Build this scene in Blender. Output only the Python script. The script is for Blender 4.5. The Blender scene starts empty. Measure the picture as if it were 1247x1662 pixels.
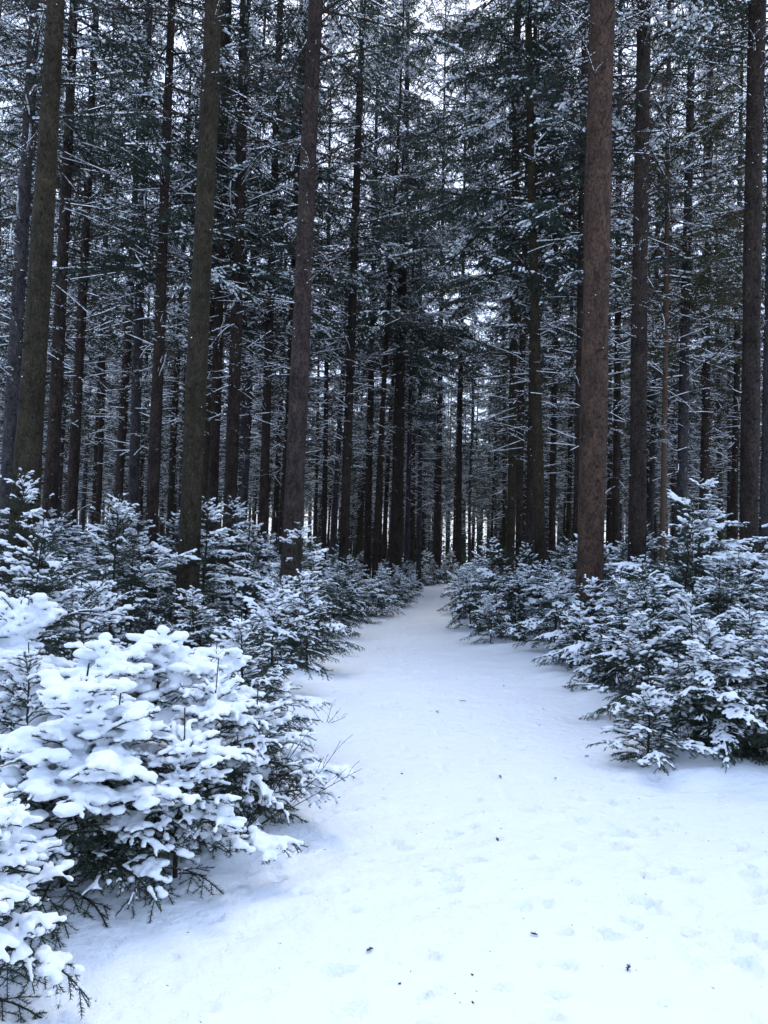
import bpy, math, random
import numpy as np
from mathutils import Vector, Matrix, Euler

R = math.radians
scene = bpy.context.scene
COL = scene.collection
rng = np.random.default_rng(11)
random.seed(5)

# ------------------------------------------------------------------ camera
F = 1255.0                      # focal length in pixels of the 1247 x 1662 photograph
PITCH, ROLL, EYE = 3.37, 1.2, 1.6
cd = bpy.data.cameras.new('camera')
cam = bpy.data.objects.new('camera', cd)
COL.objects.link(cam)
cd.sensor_fit = 'VERTICAL'
cd.sensor_height = 36.0
cd.lens = 36.0 * F / 1662.0
cd.clip_start = 0.05
cd.clip_end = 6000
cam.location = (0, 0, EYE)
CM = Matrix.Rotation(R(90 + PITCH), 3, 'X') @ Matrix.Rotation(R(ROLL), 3, 'Z')
cam.rotation_euler = CM.to_euler()
scene.camera = cam

# ------------------------------------------------------------------ sky, sun, exposure
SUN_EL, SUN_AZ = 60.0, 6.0     # degrees above the horizon / to the right of the view (+Y)
w = bpy.data.worlds.new('World')
scene.world = w
w.use_nodes = True
nt = w.node_tree
bg = nt.nodes['Background']
sky = nt.nodes.new('ShaderNodeTexSky')
sky.sky_type = 'NISHITA'
sky.sun_disc = False
sky.sun_elevation = R(SUN_EL)
sky.sun_rotation = R(SUN_AZ)
sky.air_density = 1.0
sky.dust_density = 2.5
sky.ozone_density = 1.0
veil = nt.nodes.new('ShaderNodeMixRGB')          # thin white cloud over the blue sky
veil.inputs[0].default_value = 0.6
veil.inputs[2].default_value = (2.9, 3.6, 5.1, 1)
nt.links.new(sky.outputs[0], veil.inputs[1])
nt.links.new(veil.outputs[0], bg.inputs[0])
bg.inputs[1].default_value = 0.15
sl = bpy.data.lights.new('sun', 'SUN')
sun = bpy.data.objects.new('sun', sl)
COL.objects.link(sun)
sl.energy = 0.75
sl.angle = R(16)
sl.color = (1.0, 0.99, 0.97)
sd = Vector((math.sin(R(SUN_AZ)) * math.cos(R(SUN_EL)), math.cos(R(SUN_AZ)) * math.cos(R(SUN_EL)), math.sin(R(SUN_EL))))
sun.rotation_euler = sd.to_track_quat('Z', 'Y').to_euler()
vs = scene.view_settings
vs.view_transform = 'Standard'
vs.look = 'None'
vs.gamma = 1
vs.exposure = 1.26

# ------------------------------------------------------------------ helpers
def ray(px, py):
    return (CM @ Vector(((px - 623.5) / F, -(py - 831.0) / F, -1.0))).normalized()

def at(px, py, z=0.0):
    d = ray(px, py)
    t = (z - EYE) / d.z
    return Vector((d.x * t, d.y * t, z))

def at_depth(px, py, y):
    d = ray(px, py)
    t = y / d.y
    return Vector((d.x * t, y, EYE + d.z * t))

def nrm(a):
    return a / np.maximum(np.linalg.norm(a, axis=-1, keepdims=True), 1e-9)

class MB:
    """collects triangles and quads as arrays, builds ONE mesh"""
    def __init__(s):
        s.v, s.t, s.q, s.n = [], [], [], 0
    def add(s, v, t=None, q=None):
        v = np.asarray(v, float).reshape(-1, 3)
        if t is not None and len(t): s.t.append(np.asarray(t, np.int64) + s.n)
        if q is not None and len(q): s.q.append(np.asarray(q, np.int64) + s.n)
        s.v.append(v); s.n += len(v)
    def mesh(s, name, mat, smooth=False):
        v = np.concatenate(s.v) if s.v else np.zeros((0, 3))
        t = np.concatenate(s.t) if s.t else np.zeros((0, 3), np.int64)
        q = np.concatenate(s.q) if s.q else np.zeros((0, 4), np.int64)
        m = bpy.data.meshes.new(name)
        m.vertices.add(len(v)); m.vertices.foreach_set('co', v.astype(np.float32).ravel())
        li = np.concatenate([t.ravel(), q.ravel()])
        m.loops.add(len(li)); m.loops.foreach_set('vertex_index', li.astype(np.int32))
        m.polygons.add(len(t) + len(q))
        ls = np.concatenate([np.arange(len(t)) * 3, len(t) * 3 + np.arange(len(q)) * 4]).astype(np.int32)
        m.polygons.foreach_set('loop_start', ls)
        m.update(calc_edges=True)
        m.polygons.foreach_set('use_smooth', np.full(len(m.polygons), bool(smooth)))
        if mat: m.materials.append(mat)
        m.validate()
        return m

def tubes(mb, P0, P1, r0, r1, n=4, flat=1.0):
    P0 = np.asarray(P0, float).reshape(-1, 3); P1 = np.asarray(P1, float).reshape(-1, 3)
    N = len(P0)
    if not N: return
    r0 = np.broadcast_to(np.asarray(r0, float), (N,)); r1 = np.broadcast_to(np.asarray(r1, float), (N,))
    d = nrm(P1 - P0)
    ref = np.where(np.abs(d[:, 2:3]) > 0.95, np.array([[1.0, 0, 0]]), np.array([[0, 0, 1.0]]))
    a = nrm(np.cross(d, ref)); b = nrm(np.cross(a, d))
    ang = np.arange(n) / n * 2 * math.pi + math.pi / n
    c, s_ = np.cos(ang), np.sin(ang) * flat
    off = a[:, None, :] * c[None, :, None] + b[:, None, :] * s_[None, :, None]
    A = P0[:, None, :] + off * r0[:, None, None]
    B = P1[:, None, :] + off * r1[:, None, None]
    v = np.concatenate([A, B], axis=1).reshape(-1, 3)
    k = np.arange(n); k2 = (k + 1) % n
    f = np.stack([k, k2, n + k2, n + k], axis=1)
    q = (np.arange(N)[:, None, None] * 2 * n + f[None]).reshape(-1, 4)
    mb.add(v, q=q)

def shards(mb, P, D, L, W):
    """one thin triangle per needle or needle bunch"""
    N = len(P)
    if not N: return
    rnd = rng.normal(size=(N, 3))
    wv = nrm(np.cross(D, rnd)) * (np.asarray(W) / 2).reshape(-1, 1)
    tip = P + D * np.asarray(L).reshape(-1, 1)
    v = np.stack([P - wv, P + wv, tip], axis=1).reshape(-1, 3)
    mb.add(v, t=np.arange(N * 3).reshape(-1, 3))

def leaves(mb, P, D, L, W):
    """one pointed four-cornered sliver per twig"""
    N = len(P)
    if not N: return
    rnd = rng.normal(size=(N, 3))
    wv = nrm(np.cross(D, rnd)) * (np.asarray(W) / 2).reshape(-1, 1)
    Lc = np.asarray(L).reshape(-1, 1)
    tip = P + D * Lc; mid = P + D * Lc * 0.45
    v = np.stack([P, mid + wv, tip, mid - wv], axis=1).reshape(-1, 3)
    mb.add(v, q=np.arange(N * 4).reshape(-1, 4))

KS = rng.normal(size=(7, 3)); PH = rng.uniform(0, 6.28, 7)
def pnoise(P, freq):
    P = np.asarray(P, float)
    r = np.zeros(P.shape[:-1])
    for k, ph in zip(KS, PH):
        r += np.sin(P @ (k * freq) + ph + 1.3 * np.sin(P @ (np.roll(k, 1) * freq * 0.7) + ph * 2))
    return r / 3.2

ICO_V = None
def ico():
    global ICO_V, ICO_F
    if ICO_V is None:
        g = (1 + 5 ** 0.5) / 2
        V = [(-1, g, 0), (1, g, 0), (-1, -g, 0), (1, -g, 0), (0, -1, g), (0, 1, g), (0, -1, -g), (0, 1, -g), (g, 0, -1), (g, 0, 1), (-g, 0, -1), (-g, 0, 1)]
        ICO_F = np.array([(0, 11, 5), (0, 5, 1), (0, 1, 7), (0, 7, 10), (0, 10, 11), (1, 5, 9), (5, 11, 4), (11, 10, 2), (10, 7, 6), (7, 1, 8),
                          (3, 9, 4), (3, 4, 2), (3, 2, 6), (3, 6, 8), (3, 8, 9), (4, 9, 5), (2, 4, 11), (6, 2, 10), (8, 6, 7), (9, 8, 1)])
        ICO_V = nrm(np.array(V, float)) * 1.12
    return ICO_V, ICO_F

def blobs(mb, C, r, flat=0.75):
    V, Fc = ico()
    N = len(C)
    if not N: return
    r = np.broadcast_to(np.asarray(r, float), (N,))
    v = V[None] * r[:, None, None]
    v = v * np.array([1, 1, flat])
    v = (v + np.asarray(C)[:, None, :]).reshape(-1, 3)
    mb.add(v, t=(np.arange(N)[:, None, None] * 12 + Fc[None]).reshape(-1, 3))

def remeshed(mb, name, mat, voxel, smooth=3):
    """melt overlapping lumps into one continuous snow surface"""
    m = mb.mesh(name + '_raw', None)
    o = bpy.data.objects.new('tmp', m); COL.objects.link(o)
    md = o.modifiers.new('r', 'REMESH'); md.mode = 'VOXEL'; md.voxel_size = voxel; md.use_smooth_shade = True
    if smooth:
        s = o.modifiers.new('s', 'SMOOTH'); s.factor = 0.5; s.iterations = smooth
    dg = bpy.context.evaluated_depsgraph_get()
    res = bpy.data.meshes.new_from_object(o.evaluated_get(dg), depsgraph=dg)
    bpy.data.objects.remove(o); bpy.data.meshes.remove(m)
    res.name = name
    nv = len(res.vertices)
    co = np.empty(nv * 3, np.float32); no = np.empty(nv * 3, np.float32)
    res.vertices.foreach_get('co', co); res.vertex_normals.foreach_get('vector', no)
    co = co.reshape(-1, 3); no = no.reshape(-1, 3)
    amp = 0.0024 * pnoise(co, 38.0) + 0.0018 * pnoise(co + 2, 95.0) + rng.normal(0, 0.00035, nv)
    co = co + no * amp[:, None]
    res.vertices.foreach_set('co', co.astype(np.float32).ravel()); res.update()
    res.materials.clear(); res.materials.append(mat)
    res.polygons.foreach_set('use_smooth', np.ones(len(res.polygons), bool))
    return res

def link(name, mesh, parent=None, mat=None):
    o = bpy.data.objects.new(name, mesh); COL.objects.link(o)
    if parent: o.parent = parent
    if mat:
        o.material_slots[0].link = 'OBJECT'; o.material_slots[0].material = mat
    return o

def thing(name, label, cat, loc, group=None):
    o = bpy.data.objects.new(name, None); COL.objects.link(o)
    o.empty_display_size = 0.2
    o.location = loc; o['label'] = label; o['category'] = cat
    if group: o['group'] = group
    return o

# ------------------------------------------------------------------ materials
def mat(name):
    m = bpy.data.materials.new(name); m.use_nodes = True
    return m, m.node_tree, m.node_tree.nodes['Principled BSDF']

def noise(nt, scale, detail=4, rough=0.55, vec=None):
    n = nt.nodes.new('ShaderNodeTexNoise')
    n.inputs['Scale'].default_value = scale; n.inputs['Detail'].default_value = detail; n.inputs['Roughness'].default_value = rough
    if vec: nt.links.new(vec, n.inputs['Vector'])
    return n

def ramp(nt, src, stops):
    r = nt.nodes.new('ShaderNodeValToRGB')
    e = r.color_ramp.elements
    while len(e) < len(stops): e.new(0.5)
    for el, (p, c) in zip(e, stops):
        el.position = p; el.color = (*c, 1)
    nt.links.new(src, r.inputs[0])
    return r

def bump(nt, src, strength, dist, b, prev=None):
    n = nt.nodes.new('ShaderNodeBump')
    n.inputs['Strength'].default_value = strength; n.inputs['Distance'].default_value = dist
    nt.links.new(src, n.inputs['Height'])
    if prev: nt.links.new(prev.outputs[0], n.inputs['Normal'])
    nt.links.new(n.outputs[0], b.inputs['Normal'])
    return n

def coords(nt, kind='Object'):
    return nt.nodes.new('ShaderNodeTexCoord').outputs[kind]

def snow_mat(name, s1, d1, s2, d2):
    m, nt, b = mat(name)
    v = coords(nt)
    b.inputs['Base Color'].default_value = (0.86, 0.90, 0.94, 1)
    b.inputs['Roughness'].default_value = 0.62
    b.inputs['Specular IOR Level'].default_value = 0.25
    n1 = noise(nt, s1, 4, 0.6, v); n2 = noise(nt, s2, 3, 0.7, v)
    p = bump(nt, n1.outputs[0], 0.7, d1, b)
    bump(nt, n2.outputs[0], 0.6, d2, b, p)
    return m

SNOW = snow_mat('snow', 28, 0.012, 160, 0.003)
SNOW_FAR = snow_mat('branch_snow', 10, 0.02, 60, 0.006)
GROUND = snow_mat('snow_ground', 9, 0.045, 110, 0.008)

def needle_mat(name, c0, c1, c2):
    m, nt, b = mat(name)
    g = nt.nodes.new('ShaderNodeNewGeometry')
    v = coords(nt)
    oi = nt.nodes.new('ShaderNodeObjectInfo')
    n = noise(nt, 5, 3, 0.6, v)
    ad = nt.nodes.new('ShaderNodeMath'); ad.operation = 'MULTIPLY_ADD'
    nt.links.new(g.outputs['Random Per Island'], ad.inputs[0]); ad.inputs[1].default_value = 0.35
    nt.links.new(n.outputs[0], ad.inputs[2])
    ad2 = nt.nodes.new('ShaderNodeMath'); ad2.operation = 'MULTIPLY_ADD'
    nt.links.new(oi.outputs['Random'], ad2.inputs[0]); ad2.inputs[1].default_value = 0.2
    nt.links.new(ad.outputs[0], ad2.inputs[2])
    r = ramp(nt, ad2.outputs[0], [(0.35, c0), (0.7, c1), (1.0, c2)])
    nt.links.new(r.outputs[0], b.inputs['Base Color'])
    b.inputs['Roughness'].default_value = 0.5
    b.inputs['Specular IOR Level'].default_value = 0.35
    return m

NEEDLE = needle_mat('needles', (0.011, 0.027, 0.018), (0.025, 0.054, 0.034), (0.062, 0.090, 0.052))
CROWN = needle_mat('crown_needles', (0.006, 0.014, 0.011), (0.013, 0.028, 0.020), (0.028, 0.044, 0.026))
CROWN_SUN_TINT = needle_mat('crown_needles_sun_tint', (0.02, 0.025, 0.008), (0.045, 0.05, 0.015), (0.09, 0.08, 0.03))  # crown needles with warm sunlight painted into their colour, for right-hand trees

def bark_mat(name, c0, c1, c2, moss=None):
    m, nt, b = mat(name)
    v = coords(nt)
    mp = nt.nodes.new('ShaderNodeMapping'); mp.inputs['Scale'].default_value = (1, 1, 0.45)
    nt.links.new(v, mp.inputs[0])
    vo = nt.nodes.new('ShaderNodeTexVoronoi'); vo.inputs['Scale'].default_value = 38
    nt.links.new(mp.outputs[0], vo.inputs['Vector'])
    n1 = noise(nt, 22, 6, 0.7, mp.outputs[0]); n2 = noise(nt, 2.2, 4, 0.6, v)
    mx = nt.nodes.new('ShaderNodeMath'); mx.operation = 'MULTIPLY_ADD'
    nt.links.new(vo.outputs['Distance'], mx.inputs[0]); mx.inputs[1].default_value = 0.5
    nt.links.new(n1.outputs[0], mx.inputs[2])
    r = ramp(nt, mx.outputs[0], [(0.35, c0), (0.62, c1), (0.85, c2)])
    out = r.outputs[0]
    n4 = noise(nt, 5, 5, 0.65, mp.outputs[0])
    vr = ramp(nt, n4.outputs[0], [(0.3, (0.45, 0.45, 0.47)), (0.5, (1, 1, 1)), (0.7, (1.6, 1.5, 1.45))])
    mv = nt.nodes.new('ShaderNodeMixRGB'); mv.blend_type = 'MULTIPLY'; mv.inputs[0].default_value = 1
    nt.links.new(out, mv.inputs[1]); nt.links.new(vr.outputs[0], mv.inputs[2]); out = mv.outputs[0]
    if moss:
        mr = ramp(nt, n2.outputs[0], [(0.38, (0, 0, 0)), (0.62, (1, 1, 1))])
        mm = nt.nodes.new('ShaderNodeMixRGB'); nt.links.new(mr.outputs[0], mm.inputs[0])
        nt.links.new(out, mm.inputs[1]); mm.inputs[2].default_value = (*moss, 1)
        m2 = nt.nodes.new('ShaderNodeMixRGB'); m2.inputs[0].default_value = 0.45
        nt.links.new(out, m2.inputs[1]); nt.links.new(mm.outputs[0], m2.inputs[2]); out = m2.outputs[0]
    # pale lichen and frost flecks
    n3 = noise(nt, 45, 2, 0.5, v)
    fr = ramp(nt, n3.outputs[0], [(0.69, (0, 0, 0)), (0.74, (1, 1, 1))])
    mf = nt.nodes.new('ShaderNodeMixRGB'); nt.links.new(fr.outputs[0], mf.inputs[0])
    nt.links.new(out, mf.inputs[1]); mf.inputs[2].default_value = (0.16, 0.16, 0.15, 1)
    nt.links.new(mf.outputs[0], b.inputs['Base Color'])
    b.inputs['Roughness'].default_value = 0.9
    b.inputs['Specular IOR Level'].default_value = 0.15
    bump(nt, mx.outputs[0], 1.0, 0.04, b)
    return m

BARK_RED = bark_mat('bark_reddish', (0.013, 0.0075, 0.0055), (0.045, 0.027, 0.019), (0.080, 0.051, 0.037))
BARK_PURPLE = bark_mat('bark_purplish', (0.010, 0.0075, 0.0065), (0.032, 0.0225, 0.019), (0.060, 0.045, 0.039))
BARK_BROWN = bark_mat('bark_brown', (0.007, 0.005, 0.004), (0.020, 0.014, 0.0115), (0.040, 0.030, 0.024))
BARK_MOSS = bark_mat('bark_mossy', (0.008, 0.0065, 0.0045), (0.024, 0.019, 0.012), (0.045, 0.036, 0.023), moss=(0.019, 0.018, 0.008))
BARK_GREY = bark_mat('bark_grey', (0.009, 0.008, 0.008), (0.028, 0.025, 0.025), (0.056, 0.052, 0.053))
TWIG = bark_mat('twig_bark', (0.012, 0.009, 0.007), (0.03, 0.022, 0.017), (0.055, 0.042, 0.032))
DEADWOOD, nt_, b_ = mat('dead_wood')
b_.inputs['Base Color'].default_value = (0.075, 0.045, 0.026, 1); b_.inputs['Roughness'].default_value = 0.85

# ------------------------------------------------------------------ the ground: one snow sheet
LE = [(0, -1.7), (1.5, -1.5), (2.7, -1.05), (3.4, -0.78), (4.1, -0.5), (5.2, -0.45), (7.3, -0.6), (12.5, -0.66), (23.6, -0.2), (35, 1.5), (42, 3.0), (46, 6), (60, 18), (90, 40)]
RE = [(0, 4.2), (4.5, 4.2), (5.5, 2.9), (5.9, 1.9), (7.05, 2.0), (9.3, 2.1), (11.8, 1.9), (14.3, 1.35), (20, 1.45), (26.8, 2.1), (36, 3.6), (41, 5.0), (46, 10), (60, 22), (90, 44)]
def edgeL(y): return np.interp(y, [a for a, _ in LE], [b for _, b in LE])
def edgeR(y): return np.interp(y, [a for a, _ in RE], [b for _, b in RE])

def sstep(a, b, x):
    t = np.clip((x - a) / (b - a), 0, 1)
    return t * t * (3 - 2 * t)

prints = []       # x, y, radius_x, radius_y, angle, depth
pr = random.Random(3)
for (px, py, s) in [(1005, 1296, 1.3), (943, 1327, 1.2), (1010, 1348, 1.9), (1008, 1372, 1.3), (1172, 1294, 1.0), (1080, 1305, 1.1), (1203, 1374, 1.2),
                    (1217, 1415, 1.2), (1095, 1410, 1.2), (1128, 1424, 1.0), (1035, 1457, 1.4), (1060, 1462, 1.0), (925, 1372, 1.0), (1215, 1560, 1.5),
                    (1215, 1521, 1.3), (1230, 1459, 0.8), (992, 1513, 1.2), (1022, 1491, 1.0), (850, 1470, 1.1), (935, 1295, 1.2), (1120, 1510, 1.0), (920, 1562, 1.1)]:
    p = at(px, py); prints.append((p.x, p.y, 0.04 * s, 0.03 * s, pr.uniform(0, 3), 0.032 * s))
for i in range(900):
    y = 2.2 * (30 / 2.2) ** pr.random()
    a, b = float(edgeL(y)), float(edgeR(y))
    x = pr.uniform(a, b)
    s = pr.choice([0.4, 0.5, 0.6, 0.8, 1.0])
    prints.append((x, y, 0.036 * s, 0.032 * s * pr.uniform(.6, 1.8), pr.uniform(0, 3), 0.034 * s))
# two lines of boot prints wandering up the path
for k0, off in ((0.0, 0.2), (0.35, -0.35)):
    y = 2.4 + k0; side = 1
    while y < 26:
        c = (float(edgeL(y)) + float(edgeR(y))) / 2
        prints.append((c + off + side * 0.11 + pr.uniform(-.07, .07), y, 0.05, 0.13, pr.uniform(-.25, .25), 0.018))
        side = -side; y += pr.uniform(0.5, 0.68)

def ground_z(x, y):
    x = np.asarray(x, float); y = np.asarray(y, float)
    P = np.stack([x, y, 0 * x], -1)
    a, b = edgeL(y), edgeR(y)
    out = np.maximum(a - x, x - b)
    side = sstep(-0.3, 0.8, out)
    fade = 1 - sstep(25, 60, np.hypot(x, y)) * 0.6
    z = side * 0.10 + (0.020 * pnoise(P, 0.9) + 0.010 * pnoise(P + 5, 3.0)) * fade
    z += side * fade * 0.045 * np.maximum(pnoise(P + 9, 4.0), -0.4)
    z += 0.011 * pnoise(P + 3, 9.0) * fade * (0.3 + 0.7 * (pnoise(P + 2, 1.1) > -0.2)) + 0.0035 * pnoise(P + 1, 33.0) * fade * (0.4 + 0.6 * (pnoise(P, 1.3) > 0))
    return z

def axis_coords(lo, hi, step, far, grow):
    c = list(np.arange(lo, hi, step)); s = step; v = hi
    while v < far: c.append(v); s *= grow; v += s
    s = step; v = lo - step
    while v > -far: c.insert(0, v); s *= grow; v -= s
    return np.array(c)
gx = axis_coords(-2.6, 4.4, 0.02, 3000, 1.07)
gy = [1.6]; s = 0.017
while gy[-1] < 3000:
    s = max(0.017, (gy[-1] - 2) * 0.0058) if gy[-1] < 40 else s * 1.08
    gy.append(gy[-1] + s)
v = 1.6; s = 0.05; pre = []
while v > -3000: s *= 1.3; v -= s; pre.insert(0, v)
gy = np.array(pre + gy)
GX, GY = np.meshgrid(gx, gy)
GZ = ground_z(GX, GY)
for (x, y, rx, ry, an, dp) in prints:
    i0, i1 = np.searchsorted(gx, [x - 0.4, x + 0.4]); j0, j1 = np.searchsorted(gy, [y - 0.4, y + 0.4])
    sx, sy = GX[j0:j1, i0:i1] - x, GY[j0:j1, i0:i1] - y
    u = sx * math.cos(an) + sy * math.sin(an); w_ = -sx * math.sin(an) + sy * math.cos(an)
    d = np.sqrt((u / rx) ** 2 + (w_ / ry) ** 2) * (1 + 0.28 * np.sin(3 * np.arctan2(w_, u) + an * 9) + 0.12 * np.sin(7 * np.arctan2(w_, u) + an * 5))
    GZ[j0:j1, i0:i1] += -dp * (1 - sstep(0.55, 1.15, d)) + dp * 0.22 * np.exp(-((d - 1.35) / 0.25) ** 2)
gm = MB()
ny, nx = GX.shape
I = np.arange(ny * nx).reshape(ny, nx)
gm.add(np.stack([GX, GY, GZ], -1).reshape(-1, 3), q=np.stack([I[:-1, :-1], I[:-1, 1:], I[1:, 1:], I[1:, :-1]], -1).reshape(-1, 4))
g = link('snow_ground', gm.mesh('snow_ground', GROUND, True)); g['kind'] = 'structure'
print('ground verts', ny * nx)

# ------------------------------------------------------------------ young spruces
def polyline(p, az, el0, el1, L, n, wob=0.06):
    """curved shoot: points from p, heading az, elevation going el0 -> el1"""
    t = np.linspace(0, 1, n)
    el = el0 + (el1 - el0) * t
    azs = az + np.cumsum(rng.normal(0, wob, n)) * 0.6
    d = np.stack([np.cos(el) * np.cos(azs), np.cos(el) * np.sin(azs), np.sin(el)], -1)
    P = np.vstack([p, p + np.cumsum(d[:-1] * (L / (n - 1)), axis=0)])
    return P

def young_spruce(h, rad, snow=1.0, pillows=0, voxel=0.008, spacing=0.0018, dens=1.0, loose=1.0):
    wood, needle, sn, stem = MB(), MB(), MB(), MB()
    zs = np.linspace(0, h, 14)
    sx = 0.02 * h * np.sin(zs * 3 / h + rng.uniform(0, 6)); sy = 0.02 * h * np.sin(zs * 2.5 / h + rng.uniform(0, 6))
    sx -= sx[0]; sy -= sy[0]
    SP = np.stack([sx, sy, zs - 0.03], -1)
    rr = 0.004 + 0.011 * h * (1 - zs / h)
    tubes(stem, SP[:-1], SP[1:], rr[:-1], rr[1:], 8)
    segA, segB, segR, segS = [], [], [], []     # shoots: start, end, wood radius, snowiness
    z = 0.13
    while z < h * 0.985:
        f = z / h
        nb = rng.integers(4, 7) if f < 0.9 else rng.integers(3, 5)
        a0 = rng.uniform(0, 6.28)
        for b in range(int(nb * (dens if f < 0.9 else 1))):
            az = a0 + b * 6.283 / nb + rng.normal(0, 0.2)
            zb = z + rng.normal(0, 0.02)
            L = rad * ((1 - f) ** 0.75 * 0.95 + 0.07) * rng.uniform(0.7, 1.15) * rng.uniform(1 - 0.3 * loose, 1 + 0.25 * loose)
            if f < 0.2: L *= 0.8
            e0 = R((12 if f > 0.25 else 2) + 34 * f ** 1.3) + rng.normal(0, 0.15); e1 = e0 - R(58 * (1 - f) ** 0.7 * (0.5 + 0.5 * snow) + 4) + rng.normal(0, 0.22)
            p0 = np.array([np.interp(zb, zs, sx), np.interp(zb, zs, sy), zb])
            n = max(5, int(L / 0.05))
            P = polyline(p0, az, e0, e1, L, n)
            P[:, 2] = np.maximum(P[:, 2], 0.03)
            rb = 0.002 + 0.006 * L * (1 - np.linspace(0, 1, n))
            segA += list(P[:-1]); segB += list(P[1:]); segR += list(rb[:-1]); segS += [1.0] * (n - 1)
            # side twigs lie in the plane of the bough
            s = L * 0.18
            while s < L * 0.97:
                k = s / L * (n - 1); i = int(k); q = P[i] + (P[min(i + 1, n - 1)] - P[i]) * (k - i)
                dd = P[min(i + 1, n - 1)] - P[i]; azl = math.atan2(dd[1], dd[0]); ell = math.asin(np.clip(dd[2] / (np.linalg.norm(dd) + 1e-9), -1, 1))
                for sg in (-1, 1):
                    if rng.random() < 0.12: continue
                    l2 = (0.06 + 0.42 * (L - s) * (0.5 + 0.5 * min(1, s / (0.35 * L)))) * rng.uniform(0.65, 1.15)
                    l2 = min(l2, 0.34)
                    n2 = 4 if l2 > 0.1 else 3
                    Q = polyline(q, azl + sg * R(rng.uniform(38, 58)), ell + rng.uniform(-0.55, 0.2), ell - rng.uniform(0.2, 1.25), l2, n2)
                    segA += list(Q[:-1]); segB += list(Q[1:]); segR += [0.0022] * (n2 - 1); segS += [0.85] * (n2 - 1)
                    if l2 > 0.11:
                        s3 = 0.05
                        while s3 < l2 * 0.85:
                            k3 = s3 / l2 * (n2 - 1); i3 = int(k3); q3 = Q[i3] + (Q[min(i3 + 1, n2 - 1)] - Q[i3]) * (k3 - i3)
                            d3 = Q[min(i3 + 1, n2 - 1)] - Q[i3]; az3 = math.atan2(d3[1], d3[0]); el3 = math.asin(np.clip(d3[2] / (np.linalg.norm(d3) + 1e-9), -1, 1))
                            for g3 in (-1, 1):
                                l3 = (0.03 + 0.4 * (l2 - s3)) * rng.uniform(0.7, 1.2)
                                T = polyline(q3, az3 + g3 * R(rng.uniform(40, 60)), el3, el3 - 0.25, l3, 2)
                                segA.append(T[0]); segB.append(T[1]); segR.append(0.0015); segS.append(0.7)
                            s3 += 0.075
                s += rng.uniform(0.05, 0.075)
        z += rng.uniform(0.75, 1.2) * (0.06 + 0.042 * h) * (1 - 0.35 * f)
    # leader
    L0 = 0.10 + 0.05 * h
    segA.append(SP[-1]); segB.append(SP[-1] + np.array([0.01, 0, L0])); segR.append(0.004); segS.append(0.3)
    A, B, r_, S = np.array(segA), np.array(segB), np.array(segR), np.array(segS)
    tubes(wood, A, B, r_, r_ * 0.85, 4)
    # needles
    ln = np.linalg.norm(B - A, axis=1)
    cnt = rng.poisson(ln / spacing)
    # inner parts are barer
    mid = (A + B) / 2
    ax = np.stack([np.interp(mid[:, 2], zs, sx), np.interp(mid[:, 2], zs, sy)], -1)
    rho = np.linalg.norm(mid[:, :2] - ax, axis=1)
    Rz = rad * (np.clip(1 - mid[:, 2] / h, 0, 1) ** 0.75 * 0.95 + 0.07)
    inner = rho / Rz < 0.2
    cnt = np.where(inner, (cnt * 0.5).astype(int), cnt)
    idx = np.repeat(np.arange(len(A)), cnt)
    t = rng.random(len(idx))[:, None]
    P = A[idx] * (1 - t) + B[idx] * t
    d = nrm(B - A)[idx]
    ref = np.array([[0, 0, 1.0]])
    a = nrm(np.cross(d, ref) + 1e-4); b = nrm(np.cross(a, d))
    ph = rng.uniform(-0.55, math.pi + 0.55, len(idx))[:, None]
    u = a * np.cos(ph) + b * np.sin(ph)
    D = nrm(d * rng.uniform(0.4, 0.9, (len(idx), 1)) + u * 0.85)
    shards(needle, P, D, rng.uniform(0.014, 0.023, len(idx)), np.full(len(idx), 0.0028))
    # snow: lumps laid along shoots that see the sky
    st = 0.011
    cs = np.maximum(1, (ln / st).astype(int))
    idx = np.repeat(np.arange(len(A)), cs)
    t = rng.random(len(idx))[:, None]
    P = A[idx] * (1 - t) + B[idx] * t
    Rab = rad * (np.clip(1 - (P[:, 2] + 0.16) / h, 0, 1) ** 0.75 * 0.95 + 0.07)
    rho = np.linalg.norm(P[:, :2], axis=1)
    expo = sstep(0.35, 0.95, rho / Rab)
    nz = pnoise(P, 7.0) * 0.6 + pnoise(P + 3, 19.0) * 0.4
    am = S[idx] * (0.12 + 0.85 * expo) * snow + nz * 1.05 - 0.30 - (1 - S[idx]) * 1.6 * np.maximum(t[:, 0] - 0.3, 0)
    steep = np.abs((B - A)[idx][:, 2]) / (ln[idx] + 1e-9)
    am -= np.maximum(steep - 0.55, 0) * 0.9
    keep = am > 0.12
    rs = 0.0050 + 0.0115 * np.clip(am[keep], 0, 1.3)
    C = P[keep] + np.stack([0 * rs, 0 * rs, rs * 0.9 + 0.003], -1)
    blobs(sn, C, rs, 0.85)
    # pillows: clots where snow has bridged several twigs
    if pillows:
        cand = np.where((expo > 0.55) & (P[:, 2] > 0.12 * h))[0]
        for j in rng.choice(cand, pillows, replace=False):
            c = P[j]; r0 = rng.uniform(0.016, 0.036) * (1 + 0.45 * (snow > 0.97)) * (1.5 if snow > 0.97 and rng.random() < 0.12 else 1); m = rng.integers(12, 24)
            near = np.where(np.linalg.norm(P - c, axis=1) < r0 * 3.4)[0]
            if len(near) < 60: continue
            pick = P[rng.choice(near, m)]
            blobs(sn, pick + np.array([0, 0, r0 * 0.45]), rng.uniform(0.3, 0.9, m) * r0, 0.65)
    nm = needle.mesh('needles', NEEDLE)
    sm = remeshed(sn, 'snow_load', SNOW, voxel)
    print('young spruce', h, 'needles', len(nm.polygons), 'snow', len(sm.polygons))
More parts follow.
